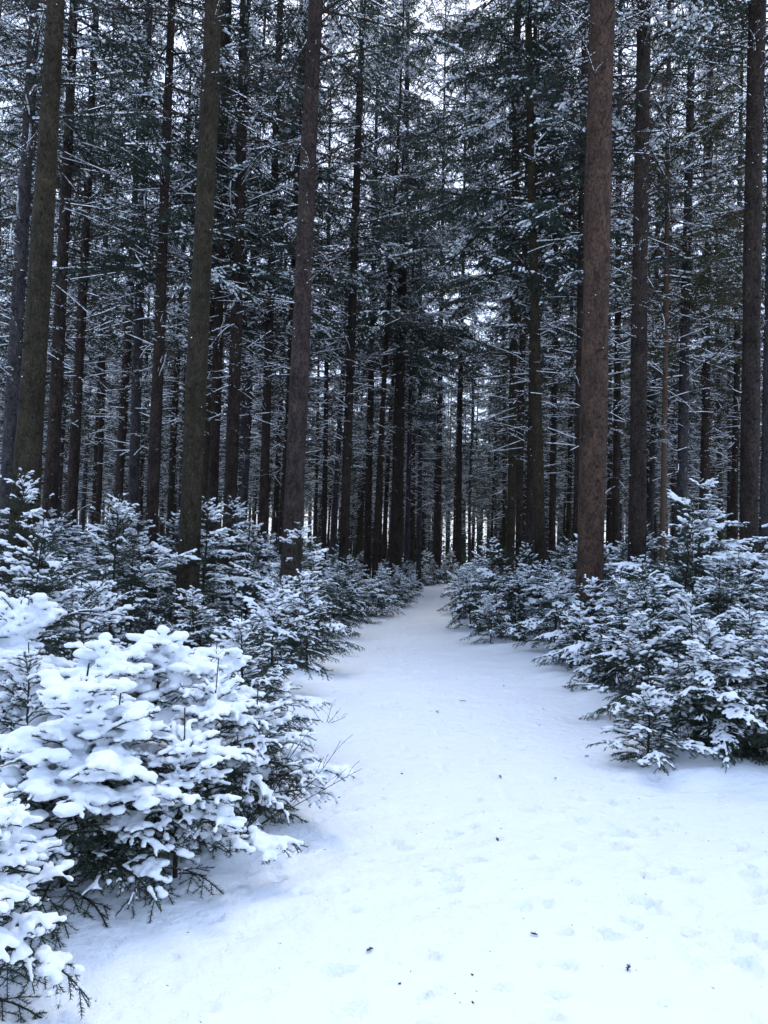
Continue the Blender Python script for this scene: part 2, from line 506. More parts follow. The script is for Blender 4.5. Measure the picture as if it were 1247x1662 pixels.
    return dict(h=h, rad=rad, stem=stem.mesh('stem', TWIG, True), branches=wood.mesh('branches', TWIG), needles=nm, snow=sm)

YS = {
    'heavy': young_spruce(1.05, 0.85, 1.02, 150, 0.0075, dens=1.15),
    'low':   young_spruce(0.85, 0.72, 0.95, 70, 0.0075),
    'small': young_spruce(0.70, 0.48, 0.85, 14, 0.007),
    'mid':   young_spruce(1.35, 0.85, 0.95, 60, 0.009),
    'mid2':  young_spruce(1.45, 0.98, 0.82, 40, 0.009, dens=0.85),
    'mid3':  young_spruce(1.25, 1.0, 0.9, 70, 0.009, dens=0.8, loose=1.6),
    'heavy2': young_spruce(0.95, 0.8, 0.98, 130, 0.0075, dens=1.1, loose=1.5),
    'tall3': young_spruce(2.3, 1.15, 0.85, 60, 0.010, 0.003, 0.75, 1.6),
    'tall':  young_spruce(1.9, 1.05, 0.9, 70, 0.010, 0.0025),
    'tall2': young_spruce(2.1, 1.15, 0.8, 50, 0.010, 0.0026),
    'big':   young_spruce(2.85, 1.5, 0.88, 130, 0.011, 0.003, 0.8, 1.4),
}
def where(x, y):
    px = 623.5 + x / y * F
    for lim, txt in ((60, 'left of the thick left trunk'), (300, 'between the thick left and mossy front trunks'), (478, 'between the mossy front and purplish-brown trunks'),
                     (700, 'between the purplish-brown trunk and the path'), (770, 'around the end of the path'), (960, 'between the path and the thick reddish trunk'),
                     (1090, 'just right of the thick reddish trunk')):
        if px < lim: return txt
    return 'towards the right picture edge'

def gz(x, y): return float(ground_z(np.array([x]), np.array([y]))[0])

def put_young(kind, x, y, scale=1.0, rot=None, label=None, group=None, tilt=0):
    Y = YS[kind]
    if len(label.split()) > 16: print('LONG', label)
    o = thing('young_spruce', label, 'young spruce', (x, y, gz(x, y) - 0.06), group)
    o.rotation_euler = (tilt * random.uniform(-1, 1), tilt * random.uniform(-1, 1), random.uniform(0, 6.28) if rot is None else rot)
    a = random.uniform(0.95, 1.18); o.scale = (scale * a, scale * random.uniform(0.95, 1.18), scale * random.uniform(0.9, 1.1))
    for part in ('stem', 'branches', 'needles', 'snow'):
        link('snow_load' if part == 'snow' else part, Y[part], o)
    return o

NEAR = [
    # kind, px, py (base), scale, label
    ('low', -60, 1650, 0.85, 'snowy young spruce cut by the bottom left corner, needled tips reaching the snow'),
    ('heavy', 95, 1480, 1.02, 'low young spruce buried under thick rounded snow, just above the bottom left corner'),
    ('low', 285, 1445, 1.0, 'low young spruce with drooping tips, lowest on the left edge of the path'),
    ('heavy2', 240, 1345, 1.15, 'young spruce smothered by the largest white pillows on the left bank'),
    ('low', 420, 1345, 0.95, 'young spruce with brownish bare lower twigs poking out over the path'),
    ('heavy', -30, 1330, 1.15, 'young spruce loaded with a broad snow mound at the left picture edge'),
    ('mid', 400, 1240, 0.85, 'young spruce with rounded snow caps behind the one overhanging the path'),
    ('small', 320, 1275, 1.1, 'small young spruce with needled tips standing clear of the snow pillows'),
    ('small', 130, 1265, 1.15, 'small green-tipped young spruce rising from the snow mound on the left'),
    ('mid3', 120, 1190, 1.05, 'bushy young spruce between the left snow mound and the mossy trunk'),
    ('mid3', 440, 1130, 0.95, 'young spruce directly right of the nearest mossy trunk, broad snowy boughs'),
    ('mid', 500, 1095, 0.95, 'young spruce whose boughs reach the path on the left, halfway along the left bank'),
    ('tall3', 175, 1080, 1.0, 'tall young spruce left of the nearest mossy trunk with long white boughs'),
    ('tall3', -10, 1090, 1.05, 'tall young spruce at the left picture edge with long fingers of snow'),
    ('tall', 395, 1048, 1.05, 'slender-topped young spruce in front of the trunks right of the mossy trunk'),
    ('tall2', 212, 1052, 0.98, 'young spruce just left of the foot of the nearest mossy trunk'),
    ('mid2', 540, 1035, 1.0, 'frosted young spruce on the left bank where the path narrows'),
    ('tall', 500, 1030, 1.0, 'pointed young spruce under the tall reddish trunk left of the path'),
    ('small', 1048, 1247, 1.02, 'small young spruce standing in front of the right bank, nearest on that side'),
    ('mid', 1180, 1235, 0.82, 'low snowy young spruce at the right edge beside the small front one'),
    ('heavy2', 1290, 1230, 1.05, 'young spruce cut by the right picture edge at the front of the right bank'),
    ('mid3', 1120, 1165, 1.05, 'broad young spruce behind the small front one, right bank'),
    ('mid', 1270, 1150, 1.15, 'tall snowy young spruce at the right picture edge in the second row'),
    ('mid', 1000, 1125, 0.92, 'young spruce at the right path edge with a dark hollow beneath it'),
    ('small', 940, 1100, 1.25, 'narrow young spruce at the foot of the right bank, dark stem showing'),
    ('mid3', 900, 1068, 1.05, 'fan-shaped young spruce leaning over the right edge of the path'),
    ('mid2', 835, 1045, 0.95, 'young spruce where the right bank juts furthest into the path'),
    ('tall', 985, 1060, 0.95, 'young spruce in front of the thick reddish trunk'),
    ('tall', 850, 1020, 0.98, 'pointed young spruce behind the jutting corner of the right bank'),
    ('big', 1112, 1090, 1.0, 'tallest young spruce, its tiered snowy boughs rising right of the thick reddish trunk'),
    ('tall', 1210, 1070, 1.0, 'young spruce below the tall trunk at the right picture edge'),
    ('mid2', 1060, 1140, 1.05, 'dark-centred young spruce in the middle of the right bank'),
    ('low', 1105, 1215, 0.95, 'low young spruce filling the gap behind the small front one'),
    ('mid', 1215, 1195, 0.95, 'young spruce between the broad one and the right picture edge'),
    ('mid', 955, 1090, 1.05, 'young spruce leaning to the path in the middle of the right bank'),
    ('mid2', 880, 1030, 1.1, 'young spruce with spreading boughs behind the corner of the right bank'),
    ('mid', 610, 1000, 1.05, 'frosted young spruce at the narrowest visible stretch of the left bank'),
    ('tall', 570, 1010, 0.95, 'young spruce below the slim trunk between purplish-brown one and path'),
    ('tall2', 60, 1035, 1.1, 'young spruce under the thick mossy brown trunk at far left'),
    ('mid2', 30, 1230, 1.15, 'young spruce with finger-like snow at the left edge above the broad mound'),
    ('mid', 628, 985, 0.95, 'frosted young spruce left of the narrowing path, before its last bend'),
    ('mid2', 655, 968, 0.95, 'round frosted young spruce before the foot of the trunk closing the left side'),
    ('mid', 640, 972, 1.0, 'frosted young spruce hiding the foot of the trunk that closes the left side'),
    ('mid', 683, 954, 0.95, 'small-looking frosted young spruce at the very tip of the left bank'),
    ('mid2', 668, 958, 1.0, 'frosted young spruce second from the tip of the left bank'),
    ('mid2', 765, 975, 0.9, 'frosted young spruce at the narrow end of the right bank'),
    ('mid', 764, 958, 0.9, 'farthest frosted young spruce along the right edge, at the bend'),
    ('tall3', 205, 1015, 1.12, 'tall snowy young spruce between the thick left trunk and the mossy front one'),
    ('tall2', 100, 1025, 1.15, 'tall snowy young spruce below the slim reddish-grey trunk at far left'),
    ('mid', 646, 986, 0.9, 'low frosted young spruce where the left bank bends, left of its tip'),
    ('mid3', 668, 974, 0.8, 'low frosted young spruce leaning onto the path just before its last bend'),
    ('low', 175, 1440, 1.0, 'low young spruce between the snow-buried one and the lowest one on the left'),
    ('heavy2', 150, 1385, 1.1, 'young spruce under a lumpy snow cushion in the middle of the left bank'),
    ('low', 330, 1385, 1.0, 'young spruce with hanging snowy fans, just above the lowest left one'),
    ('heavy', 330, 1300, 0.95, 'young spruce under rounded snow, behind the one with hanging snowy fans'),
    ('mid3', 20, 1400, 0.8, 'dark hollow young spruce at the left picture edge above the corner one'),
    ('mid3', 1125, 1232, 0.85, 'young spruce with hanging boughs right beside the small front one'),
    ('mid', 1235, 1245, 0.9, 'young spruce in the front right corner of the bank with dark hollow below'),
    ('mid3', 1060, 1185, 0.95, 'young spruce directly behind the small front one, boughs drooping to the snow'),
    ('mid2', 1170, 1130, 1.15, 'wide young spruce in front of the tallest young spruce'),
    ('tall', 1040, 1090, 1.0, 'young spruce between the thick reddish trunk and the tallest young spruce'),
    ('tall3', 478, 1066, 0.95, 'young spruce with a pointed top hiding the foot of the purplish-brown trunk'),
    ('tall', 945, 1058, 1.08, 'young spruce covering the left foot of the thick reddish trunk'),
    ('mid', 318, 1112, 0.8, 'low young spruce right before the bared foot of the mossy front trunk'),
    ('tall2', 1295, 1075, 0.95, 'young spruce half outside the right picture edge behind the bank'),
]
placed = []
for kind, px, py, s, lab in NEAR:
    p = at(px, py)
    put_young(kind, p.x, p.y, s, None, lab, None, 0.09)
    placed.append((p.x, p.y))
    bpy.context.scene.collection.objects['young_spruce' if len(placed) == 1 else 'young_spruce.%03d' % (len(placed) - 1)].location.z -= 0.05
pr = random.Random(21)
n_y = 0
tries = 0
while n_y < 185 and tries < 6000:
    tries += 1
    y = 8.5 + 45 * pr.random() ** 1.5
    side = -1 if pr.random() < 0.5 else 1
    e = float(edgeL(y)) if side < 0 else float(edgeR(y))
    lim = 0.53 * y + 1.2
    if pr.random() < 0.35: x = e + side * pr.uniform(0.6, 1.3)
    else: x = pr.uniform(e + side * 0.8, side * lim)
    if abs(x) > lim or side * (x - e) < 0.55: continue
    if y < 11.6 and abs(x / y * F + 623.5 - 300) < 95: continue
    dmin = 0.7 + y * 0.012
    if any((x - a) ** 2 + (y - b) ** 2 < dmin ** 2 for a, b in placed): continue
    placed.append((x, y)); n_y += 1
    kind = pr.choice(['mid2', 'mid3', 'tall', 'tall3', 'tall2']) if side * (x - e) > 1.2 else pr.choice(['mid', 'mid2', 'tall', 'mid3', 'mid3'])
    edge = side * (x - e) < 1.3
    lab = ('snowy young spruce on the path\'s %s edge, ' % ('left' if side < 0 else 'right') if edge else 'snowy young spruce deep in the thicket, ') + where(x, y)
    grp = 'young spruces filling the ' + ('left' if side < 0 else 'right') + ' bank'
    put_young(kind, x, y, pr.uniform(0.72, 1.15) * (0.92 if y > 25 else 1) * (1.12 if side < 0 and x < e - 1.5 else 1), pr.uniform(0, 6.28), lab, grp, 0.09)
for i, (px, dep) in enumerate([(700, 45.5), (722, 46.5), (742, 45.5), (762, 44), (690, 43), (733, 50), (712, 51)]):
    p = at_depth(px, 930, dep)
    put_young('mid2' if i % 2 else 'mid', p.x, p.y, 0.85, pr.uniform(0, 6.28), 'tiny-looking frosted young spruce closing the far end of the path', 'young spruces at the far end of the path', 0.05)
print('young spruces', len(placed))

# ------------------------------------------------------------------ tall spruces
H = 27.0
def trunk_mesh(profile, seg=0.22, n=20, seed=0, bow=0.0, top=H):
    """profile: list of (height, radius)"""
    r = np.random.default_rng(seed)
    mb = MB()
    z = np.arange(-0.2, top, seg)
    rad = np.interp(z, [a for a, _ in profile], [b for _, b in profile])
    rad = rad * (1 + 0.35 * np.exp(-np.maximum(z, 0) / 0.25))
    a = np.arange(n) / n * 2 * math.pi
    lump = 1 + 0.035 * np.sin(a[None] * 3 + z[:, None] * 0.8 + seed) + r.normal(0, 0.013, (len(z), n)) + 0.03 * np.sin(z * 1.7 + seed)[:, None]
    X = np.cos(a)[None] * rad[:, None] * lump + (bow * np.sin(z / 12 * math.pi))[:, None]
    Y = np.sin(a)[None] * rad[:, None] * lump
    V = np.stack([X, Y, np.repeat(z[:, None], n, 1)], -1)
    I = np.arange(len(z) * n).reshape(len(z), n)
    J = np.roll(I, -1, axis=1)
    mb.add(V.reshape(-1, 3), q=np.stack([I[:-1], J[:-1], J[1:], I[1:]], -1).reshape(-1, 4))
    # broken branch stubs, worked into the bark
    k = 170
    zz = r.uniform(0.8, 11, k); an = r.uniform(0, 6.28, k)
    rr = np.interp(zz, [p for p, _ in profile], [q for _, q in profile])
    d = np.stack([np.cos(an), np.sin(an), r.uniform(-.1, .5, k)], -1)
    P = np.stack([np.cos(an) * rr * 0.85, np.sin(an) * rr * 0.85, zz], -1); P[:, 0] += bow * np.sin(zz / 12 * math.pi)
    L = rr * 0.15 + r.uniform(0.015, 0.06, k)
    tubes(mb, P, P + d * (L + rr * 0.1)[:, None], r.uniform(0.010, 0.022, k), 0.007, 6)
    sn = MB()
    tips = (P + d * (L + rr * 0.1)[:, None])[: k // 9]
    blobs(sn, tips + np.array([0, 0, 0.008]), r.uniform(0.005, 0.013, len(tips)), 0.7)
    return mb, sn

def strips(sn, A, B, width, amount, fr=3.0, seed=0):
    """ridges of snow lying on top of branches, broken where they have dropped off"""
    A = np.asarray(A); B = np.asarray(B)
    width = np.broadcast_to(width, (len(A),))
    mid = (A + B) / 2
    nz = pnoise(mid + seed, fr) * 0.6 + pnoise(mid - seed, fr * 4) * 0.4
    dz = np.abs((B - A)[:, 2]) / (np.linalg.norm(B - A, axis=1) + 1e-9)
    keep = (nz + amount - np.maximum(dz - 0.6, 0) * 2) > 0
    if not keep.any(): return
    a, b, w_ = A[keep], B[keep], width[keep] * (0.6 + 0.6 * np.clip(nz[keep] + 0.5, 0, 1.3))
    up = np.zeros_like(a); up[:, 2] = w_ * 0.35
    tubes(sn, a + up, b + up, w_, w_ * rng.uniform(0.6, 1.1, len(a)), 5, 0.7)

def clots(sn, A, B, r, amount, fr=3.0, seed=0, step=0.03, flat=0.6):
    A = np.asarray(A); B = np.asarray(B)
    r = np.broadcast_to(r, (len(A),))
    ln = np.linalg.norm(B - A, axis=1)
    c = rng.poisson(ln / step)
    idx = np.repeat(np.arange(len(A)), c); t = rng.random(len(idx))[:, None]
    P = A[idx] * (1 - t) + B[idx] * t
    nz = pnoise(P + seed, fr) * 0.65 + pnoise(P - seed, fr * 3.5) * 0.35
    dz = np.abs((B - A)[:, 2] / (ln + 1e-9))[idx]
    kp = nz + amount - np.maximum(dz - 0.6, 0) * 2 > 0
    rr = (r[idx] * (0.65 + 0.8 * np.clip(nz + amount, 0, 1.2)) * rng.uniform(0.7, 1.2, len(idx)))[kp]
    Pk = P[kp]; Pk[:, 2] += rr * 0.45
    blobs(sn, Pk, rr, flat)

def limbs(seed, crown0, dead0=4.2, lush=1.0, reach=1.0, near=False):
    """dead snowy branches below, green drooping boughs above; the stem runs along z"""
    global rng
    rng = np.random.default_rng(seed)
    dead, wood, leaf, sn1, sn2 = MB(), MB(), MB(), MB(), MB()
    sd = seed * 1.7
    # dead branches
    z = dead0
    while z < crown0 + 3:
        f = (z - dead0) / (crown0 - dead0)
        L = rng.uniform(0.5, 1.0) + rng.uniform(0.5, 1.6) * min(1, f + 0.25)
        az = rng.uniform(0, 6.28); e0 = rng.uniform(-0.35, 0.45); e1 = e0 - rng.uniform(-0.15, 0.35)
        P = polyline(np.array([0, 0, z]), az, e0, e1, L, 24, 0.085)
        r = 0.004 + 0.008 * L * (1 - np.linspace(0, 1, 24)) * 0.8
        tubes(dead, P[:-1], P[1:], r[:-1], r[1:], 4)
        if near: clots(sn1, P[:-1], P[1:], r[:-1] * 0.5 + 0.009, -0.05, 2.2, sd, 0.02)
        else: strips(sn1, P[:-1], P[1:], r[:-1] * 0.5 + 0.0085, -0.08, 4.0, sd); clots(sn1, P[4:-1], P[5:], r[4:-1] * 0.5 + 0.013, -0.45, 3.0, sd, 0.03)
        for _ in range(int(L * rng.uniform(6, 11))):
            k = rng.integers(4, 23); q = P[k]; sg = rng.choice([-1, 1])
            l2 = rng.uniform(0.15, 0.7) * (1 - k / 32)
            Q = polyline(q, az + sg * R(rng.uniform(35, 75)), e0 * 0.4 + rng.uniform(-0.35, 0.2), rng.uniform(-0.7, 0.1), l2, 7, 0.1)
            tubes(dead, Q[:-1], Q[1:], 0.004, 0.0025, 3)
            clots(sn1, Q[:-1], Q[1:], 0.0095, -0.25, 2.2, sd, 0.026)
        z += rng.exponential(0.115 if near else 0.082 if f > 0.2 else 0.14)
    # living boughs
    z = crown0
    while z < H - 0.3:
        f = (z - crown0) / (H - crown0)
        L = reach * (2.5 * (1 - f) ** (0.8 if reach < 1.2 else 0.5) + 0.25) * rng.uniform(0.65, 1.15)
        az = rng.uniform(0, 6.28); e0 = R(rng.uniform(-22, 8) + 35 * f); e1 = e0 - R(rng.uniform(0, 22)) + R(10)
        n = max(6, int(L / 0.16))
        P = polyline(np.array([0, 0, z]), az, e0, e1, L, n, 0.04)
        r = 0.006 + 0.009 * L * (1 - np.linspace(0, 1, n))
        tubes(wood, P[:-1], P[1:], r[:-1], r[1:], 4)
        clots(sn2, P[:-1], P[1:], r[:-1] * 0.6 + 0.019, -0.02, 1.8, sd, 0.035)
        s = L * 0.2
        A2, B2 = [], []
        while s < L:
            k = min(s / L * (n - 1), n - 1.001); i = int(k); q = P[i] + (P[i + 1] - P[i]) * (k - i)
            for sg in (-1, 1):
                l2 = (0.12 + 0.38 * (L - s) ** 0.7) * rng.uniform(0.6, 1.2)
                Q = polyline(q, az + sg * R(rng.uniform(30, 75)), rng.uniform(-0.5, 0.0), rng.uniform(-1.3, -0.5), l2, 4, 0.12)
                A2 += list(Q[:-1]); B2 += list(Q[1:])
            s += rng.uniform(0.09, 0.13) / lush
        A2 += list(P[n // 4:-1]); B2 += list(P[n // 4 + 1:])
        A2, B2 = np.array(A2), np.array(B2)
        ln = np.linalg.norm(B2 - A2, axis=1)
        c = rng.poisson(ln / 0.05)
        idx = np.repeat(np.arange(len(A2)), c); t = rng.random(len(idx))[:, None]
        PP = A2[idx] * (1 - t) + B2[idx] * t
        nz = pnoise(PP + sd, 2.6) * 0.6 + pnoise(PP, 9.0) * 0.4
        kp = nz > 0.37
        blobs(sn2, PP[kp] + np.array([0, 0, 0.012]), 0.014 + 0.026 * np.clip(nz[kp], 0, 1) * rng.uniform(0.5, 1.3, kp.sum()), 0.55)
        c = rng.poisson(ln / (0.0245 / lush))
        idx = np.repeat(np.arange(len(A2)), c); t = rng.random(len(idx))[:, None]
        PP = A2[idx] * (1 - t) + B2[idx] * t
        dd = nrm(B2 - A2)[idx]
        D = nrm(dd * 0.9 + rng.normal(0, 0.55, dd.shape) + np.array([0, 0, -0.35]))
        leaves(leaf, PP, D, rng.uniform(0.06, 0.14, len(idx)), rng.uniform(0.014, 0.025, len(idx)))
        z += rng.uniform(0.10, 0.22) * (1 if f < 0.75 else 0.8) + (rng.uniform(0.3, 0.8) if rng.random() < 0.07 else 0)
    d = dict(dead=dead.mesh('dead_branches', TWIG), wood=wood.mesh('boughs', TWIG), leaf=leaf.mesh('crown', CROWN),
             s1=sn1.mesh('branch_snow', SNOW_FAR, True), s2=sn2.mesh('crown_snow', SNOW_FAR, True))
    print('limbs', seed, {k: len(m.polygons) for k, m in d.items()})
    return d

LIMBS = [limbs(101, 8.8, 4.4), limbs(102, 9.8, 4.8), limbs(103, 7.4, 4.0), limbs(104, 12.0, 8.0, near=True), limbs(105, 8.2, 4.4), limbs(106, 10.4, 6.0, near=True), limbs(107, 9.4, 7.0, 1.25, 1.5, near=True)]
rng = np.random.default_rng(77)
FARTRUNK = []
for i in range(5):
    r0 = [0.14, 0.155, 0.17, 0.125, 0.18][i]
    mb, sn = trunk_mesh([(0, r0), (12, r0 * 0.72), (H, 0.02)], 0.5, 10, 40 + i, 0.05 * (i - 2))
    FARTRUNK.append((mb.mesh('trunk', BARK_BROWN, True), sn.mesh('trunk_snow', SNOW)))

def tall_spruce(loc, axis, limb, rot, label, group, trunk=None, bark=None, sun_tint=False, scale=1.0):
    o = thing('spruce_tree', label, 'spruce tree', loc, group)
    q = Vector((0, 0, 1)).rotation_difference(Vector(axis).normalized())
    o.rotation_euler = (q @ Euler((0, 0, rot)).to_quaternion()).to_euler()
    o.scale = (scale,) * 3
    L = LIMBS[limb]
    if len(label.split()) > 16: print('LONG', label)
    link('trunk', trunk[0], o, bark)
    link('stub_snow', trunk[1], o)
    link('dead_branches', L['dead'], o); link('branch_snow', L['s1'], o)
    c = link('crown', L['leaf'], o, CROWN_SUN_TINT if sun_tint else None)
    link('boughs', L['wood'], o); link('crown_snow', L['s2'], o)
    return o

# px at photo row 0, width there, px at row yb, width there, yb, depth in metres, bark, limb, label
MAIN = [
    (58, 18, 15, 26, 750, 15.5, BARK_GREY, 1, 'grey spruce trunk nearest the left picture edge, left of the thick mossy one'),
    (92, 29, 45, 48, 780, 11.0, BARK_MOSS, 3, 'thick mossy brown spruce trunk at the far left, leaning slightly right'),
    (158, 11, 119, 19, 750, 19.0, BARK_BROWN, 0, 'slim reddish-grey spruce trunk, second to the right of the thick left one'),
    (122, 14, 81, 25, 780, 17.0, BARK_BROWN, 5, 'dark spruce trunk immediately right of the thick left one, partly behind it'),
    (279, 13, 251, 22, 750, 18.0, BARK_BROWN, 2, 'dark straight trunk midway between the thick left one and the mossy front one'),
    (243, 11, 218, 19, 750, 21.0, BARK_GREY, 4, 'narrow spruce trunk left beside the dark straight one'),
    (347, 31, 307, 40, 900, 11.5, BARK_MOSS, 3, 'olive mossy front trunk, its foot deep in the snowy thicket left of the path'),
    (372, 13, 345, 19, 800, 20.0, BARK_BROWN, 0, 'dark spruce trunk just right behind the mossy front one'),
    (400, 16, 372, 24, 800, 19.5, BARK_BROWN, 1, 'spruce trunk in shadow, second to the right of the mossy front one'),
    (455, 11, 429, 17, 800, 22.0, BARK_BROWN, 2, 'slim spruce trunk beside the bright gap left of the purplish-brown one'),
    (513, 26, 478, 37, 830, 13.3, BARK_PURPLE, 5, 'straight purplish-brown spruce trunk standing nearest left of the path'),
    (497, 9, 467, 16, 800, 22.5, BARK_BROWN, 4, 'thin spruce trunk peeping out left behind the purplish-brown one'),
    (590, 11, 560, 17, 830, 23.0, BARK_BROWN, 0, 'slim spruce trunk between the purplish-brown one and the path'),
    (664, 14, 644, 23, 850, 32.0, BARK_BROWN, 6, 'dark spruce trunk closing the left side of the path, foot in frosted thicket'),
    (615, 8, 598, 13, 840, 33.0, BARK_BROWN, 6, 'thin dark spruce trunk left beside the one closing the path'),
    (724, 8, 710, 13, 890, 47.0, BARK_BROWN, 6, 'black spruce trunk standing straight over the far end of the path'),
    (757, 8, 745, 12, 880, 49.0, BARK_BROWN, 6, 'slim spruce trunk just right of the far end of the path'),
    (841, 12, 830, 15, 800, 23.0, BARK_MOSS, 6, 'spruce trunk with greenish bark, left one of the pair beside the leaning trunk'),
    (860, 8, 845, 13, 800, 25.0, BARK_BROWN, 5, 'thin spruce trunk squeezed between the greenish one and the leaning one'),
    (857, 12, 875, 20, 810, 18.5, BARK_MOSS, 6, 'spruce trunk right of the path leaning to the left towards its top'),
    (951, 15, 941, 20, 830, 18.5, BARK_BROWN, 4, 'dark spruce trunk half hidden behind the left side of the thick reddish one'),
    (978, 45, 959, 49, 890, 12.6, BARK_RED, 3, 'thickest spruce trunk, reddish-brown with knots, right of the path'),
    (1045, 23, 1035, 31, 820, 15.0, BARK_BROWN, 5, 'dark brown spruce trunk right next to the thick reddish one'),
    (1088, 7, 1077, 10, 740, 20.0, DEADWOOD, 0, 'very thin orange-brown dying spruce trunk between two darker ones'),
    (1124, 12, 1107, 19, 800, 20.5, BARK_GREY, 2, 'grey spruce trunk with snowy twigs behind the tallest young spruce'),
    (1158, 9, 1141, 15, 800, 25.0, BARK_BROWN, 4, 'narrow spruce trunk right of the grey one'),
    (1207, 9, 1191, 13, 830, 27.0, BARK_BROWN, 1, 'narrow spruce trunk left behind the tall one at the right edge'),
    (1229, 29, 1216, 33, 900, 14.5, BARK_BROWN, 3, 'tall dark brown spruce trunk near the right picture edge'),
    (1256, 12, 1241, 22, 900, 17.5, BARK_GREY, 5, 'spruce trunk cut by the right picture edge'),
    (909, 8, 896, 12, 820, 27.0, BARK_BROWN, 0, 'thin spruce trunk left of the dark one hiding behind the thick reddish one'),
    (1008, 9, 1000, 14, 810, 25.0, BARK_BROWN, 2, 'thin spruce trunk in the dark gap right behind the thick reddish one'),
]
tall_pos = []
for i, (x0, w0, x1, w1, yb, dep, bark, lb, lab) in enumerate(MAIN):
    T = at_depth(x0, 0, dep); Bm = at_depth(x1, yb, dep)
    ax = (T - Bm).normalized()
    base = Bm - ax * (Bm.z / ax.z)
    base.z = -0.02
    def dist(P): return (P - cam.location).dot(CM @ Vector((0, 0, -1)))
    rT = 0.88 * w0 / F * dist(T) / 2; rB = 0.88 * w1 / F * dist(Bm) / 2
    hT = (T - base).length; hB = (Bm - base).length
    k = (rB - rT) / max(hT - hB, 1)
    if hT > 0.75 * H:
        zt = 0.7 * H; rT = rB - (rB - rT) * (zt - hB) / (hT - hB) * 1.0; rT = min(rT, rB * 0.55); hT = zt; k = (rB - rT) / (hT - hB)
    prof = [(0, rB + k * hB), (hB, rB), (hT, rT), (H, 0.02)]
    sc = 1.42 if dep > 40 else 1.0
    prof = [(a / sc, b / sc) for a, b in prof]; prof[-1] = (H, 0.02)
    mb, sn = trunk_mesh(prof, 0.15, 28, i * 3 + 1, random.uniform(-0.05, 0.05))
    tall_spruce(base, ax, lb, random.uniform(0, 6.28), lab, None, (mb.mesh('trunk', bark, True), sn.mesh('trunk_snow', SNOW)), None, sun_tint=(dep > 19 and x0 > 1000), scale=sc)
    tall_pos.append((base.x, base.y))

pr = random.Random(8)
n_t = 0; tries = 0
while n_t < 262 and tries < 30000:
    tries += 1
    y = 20 + 58 * pr.random() ** 0.75
    lim = 0.53 * y + 2
    x = pr.uniform(-lim, lim)
    a, b = float(edgeL(y)), float(edgeR(y))
    if y < 44 and a - 0.4 < x < b + 0.4: continue
    dmin = 2.0
    if any((x - p) ** 2 + (y - q) ** 2 < dmin ** 2 for p, q in tall_pos): continue
    tall_pos.append((x, y)); n_t += 1
    left = x < (a + b) / 2
    far = y > 52
    if far: lab, grp = 'slender distant spruce, ' + where(x, y), 'distant spruces at the back of the forest'
    else: lab, grp = 'slim dark spruce with snowy dead twigs, ' + where(x, y), 'spruces behind the front trunks'
    lean = (0.012 + pr.gauss(0, 0.012), pr.gauss(0, 0.012), 1)
    tall_spruce((x, y, -0.05), lean, pr.choice([0, 1, 2, 4, 5, 0, 2, 4]), pr.uniform(0, 6.28), lab, grp, FARTRUNK[pr.randrange(5)],
                pr.choice([BARK_BROWN, BARK_BROWN, BARK_GREY, BARK_MOSS]), sun_tint=(x > 8 and pr.random() < 0.4), scale=pr.uniform(0.78, 1.05) if y < 42 else pr.uniform(0.62, 0.88))
print('tall spruces', len(tall_pos))
mb = MB(); fr = np.random.default_rng(5)
N = 600
yy = 80 + 38 * fr.random(N); xx = (fr.random(N) * 2 - 1) * (0.56 * yy + 4)
keep = np.abs(xx - 0.085 * yy) > 0.9
xx, yy = xx[keep], yy[keep]; N = len(xx)
hh = fr.uniform(13, 20, N); r0 = fr.uniform(0.12, 0.24, N)
B0 = np.stack([xx, yy, 0 * xx - 0.1], -1); B1 = B0 + np.stack([fr.normal(0, .3, N), 0 * xx, hh], -1)
Bm = B0 * 0.6 + B1 * 0.4
tubes(mb, B0, Bm, r0, r0 * 0.75, 7); tubes(mb, Bm, B1, r0 * 0.75, 0.03, 7)
M = 420
idx = np.repeat(np.arange(N), M); t = fr.random(len(idx)) ** 0.8
c0 = fr.uniform(6.5, 11, N)
zz = c0[idx] + (hh[idx] - c0[idx]) * t
a = fr.uniform(0, 6.28, len(idx)); q = fr.random(len(idx)) ** 0.6 * (2.4 * (1 - t) + 0.2)
P = np.stack([xx[idx] + q * np.cos(a), yy[idx] + q * np.sin(a), zz - q * 0.25], -1)
D = nrm(np.stack([np.cos(a), np.sin(a), fr.uniform(-1.2, 0.1, len(idx))], -1))
leaves(mb, P, D, fr.uniform(0.3, 0.8, len(idx)), fr.uniform(0.08, 0.2, len(idx)))
# undergrowth between the far trunks
K = 60000
py_ = 66 + 50 * fr.random(K); px_ = (fr.random(K) * 2 - 1) * (0.56 * py_ + 3)
hz = np.clip(3.2 + 2.4 * pnoise(np.stack([px_, py_, 0 * px_], -1), 0.35), 0.5, 6)
P = np.stack([px_, py_, fr.random(K) * hz], -1)
leaves(mb, P, nrm(fr.normal(0, 1, (K, 3)) + np.array([0, 0, -0.4])), fr.uniform(0.25, 0.5, K), fr.uniform(0.08, 0.16, K))
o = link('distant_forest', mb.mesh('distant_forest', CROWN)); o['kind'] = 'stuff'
o['label'] = 'dark mass of spruces at the far edge of the forest'; o['category'] = 'forest'

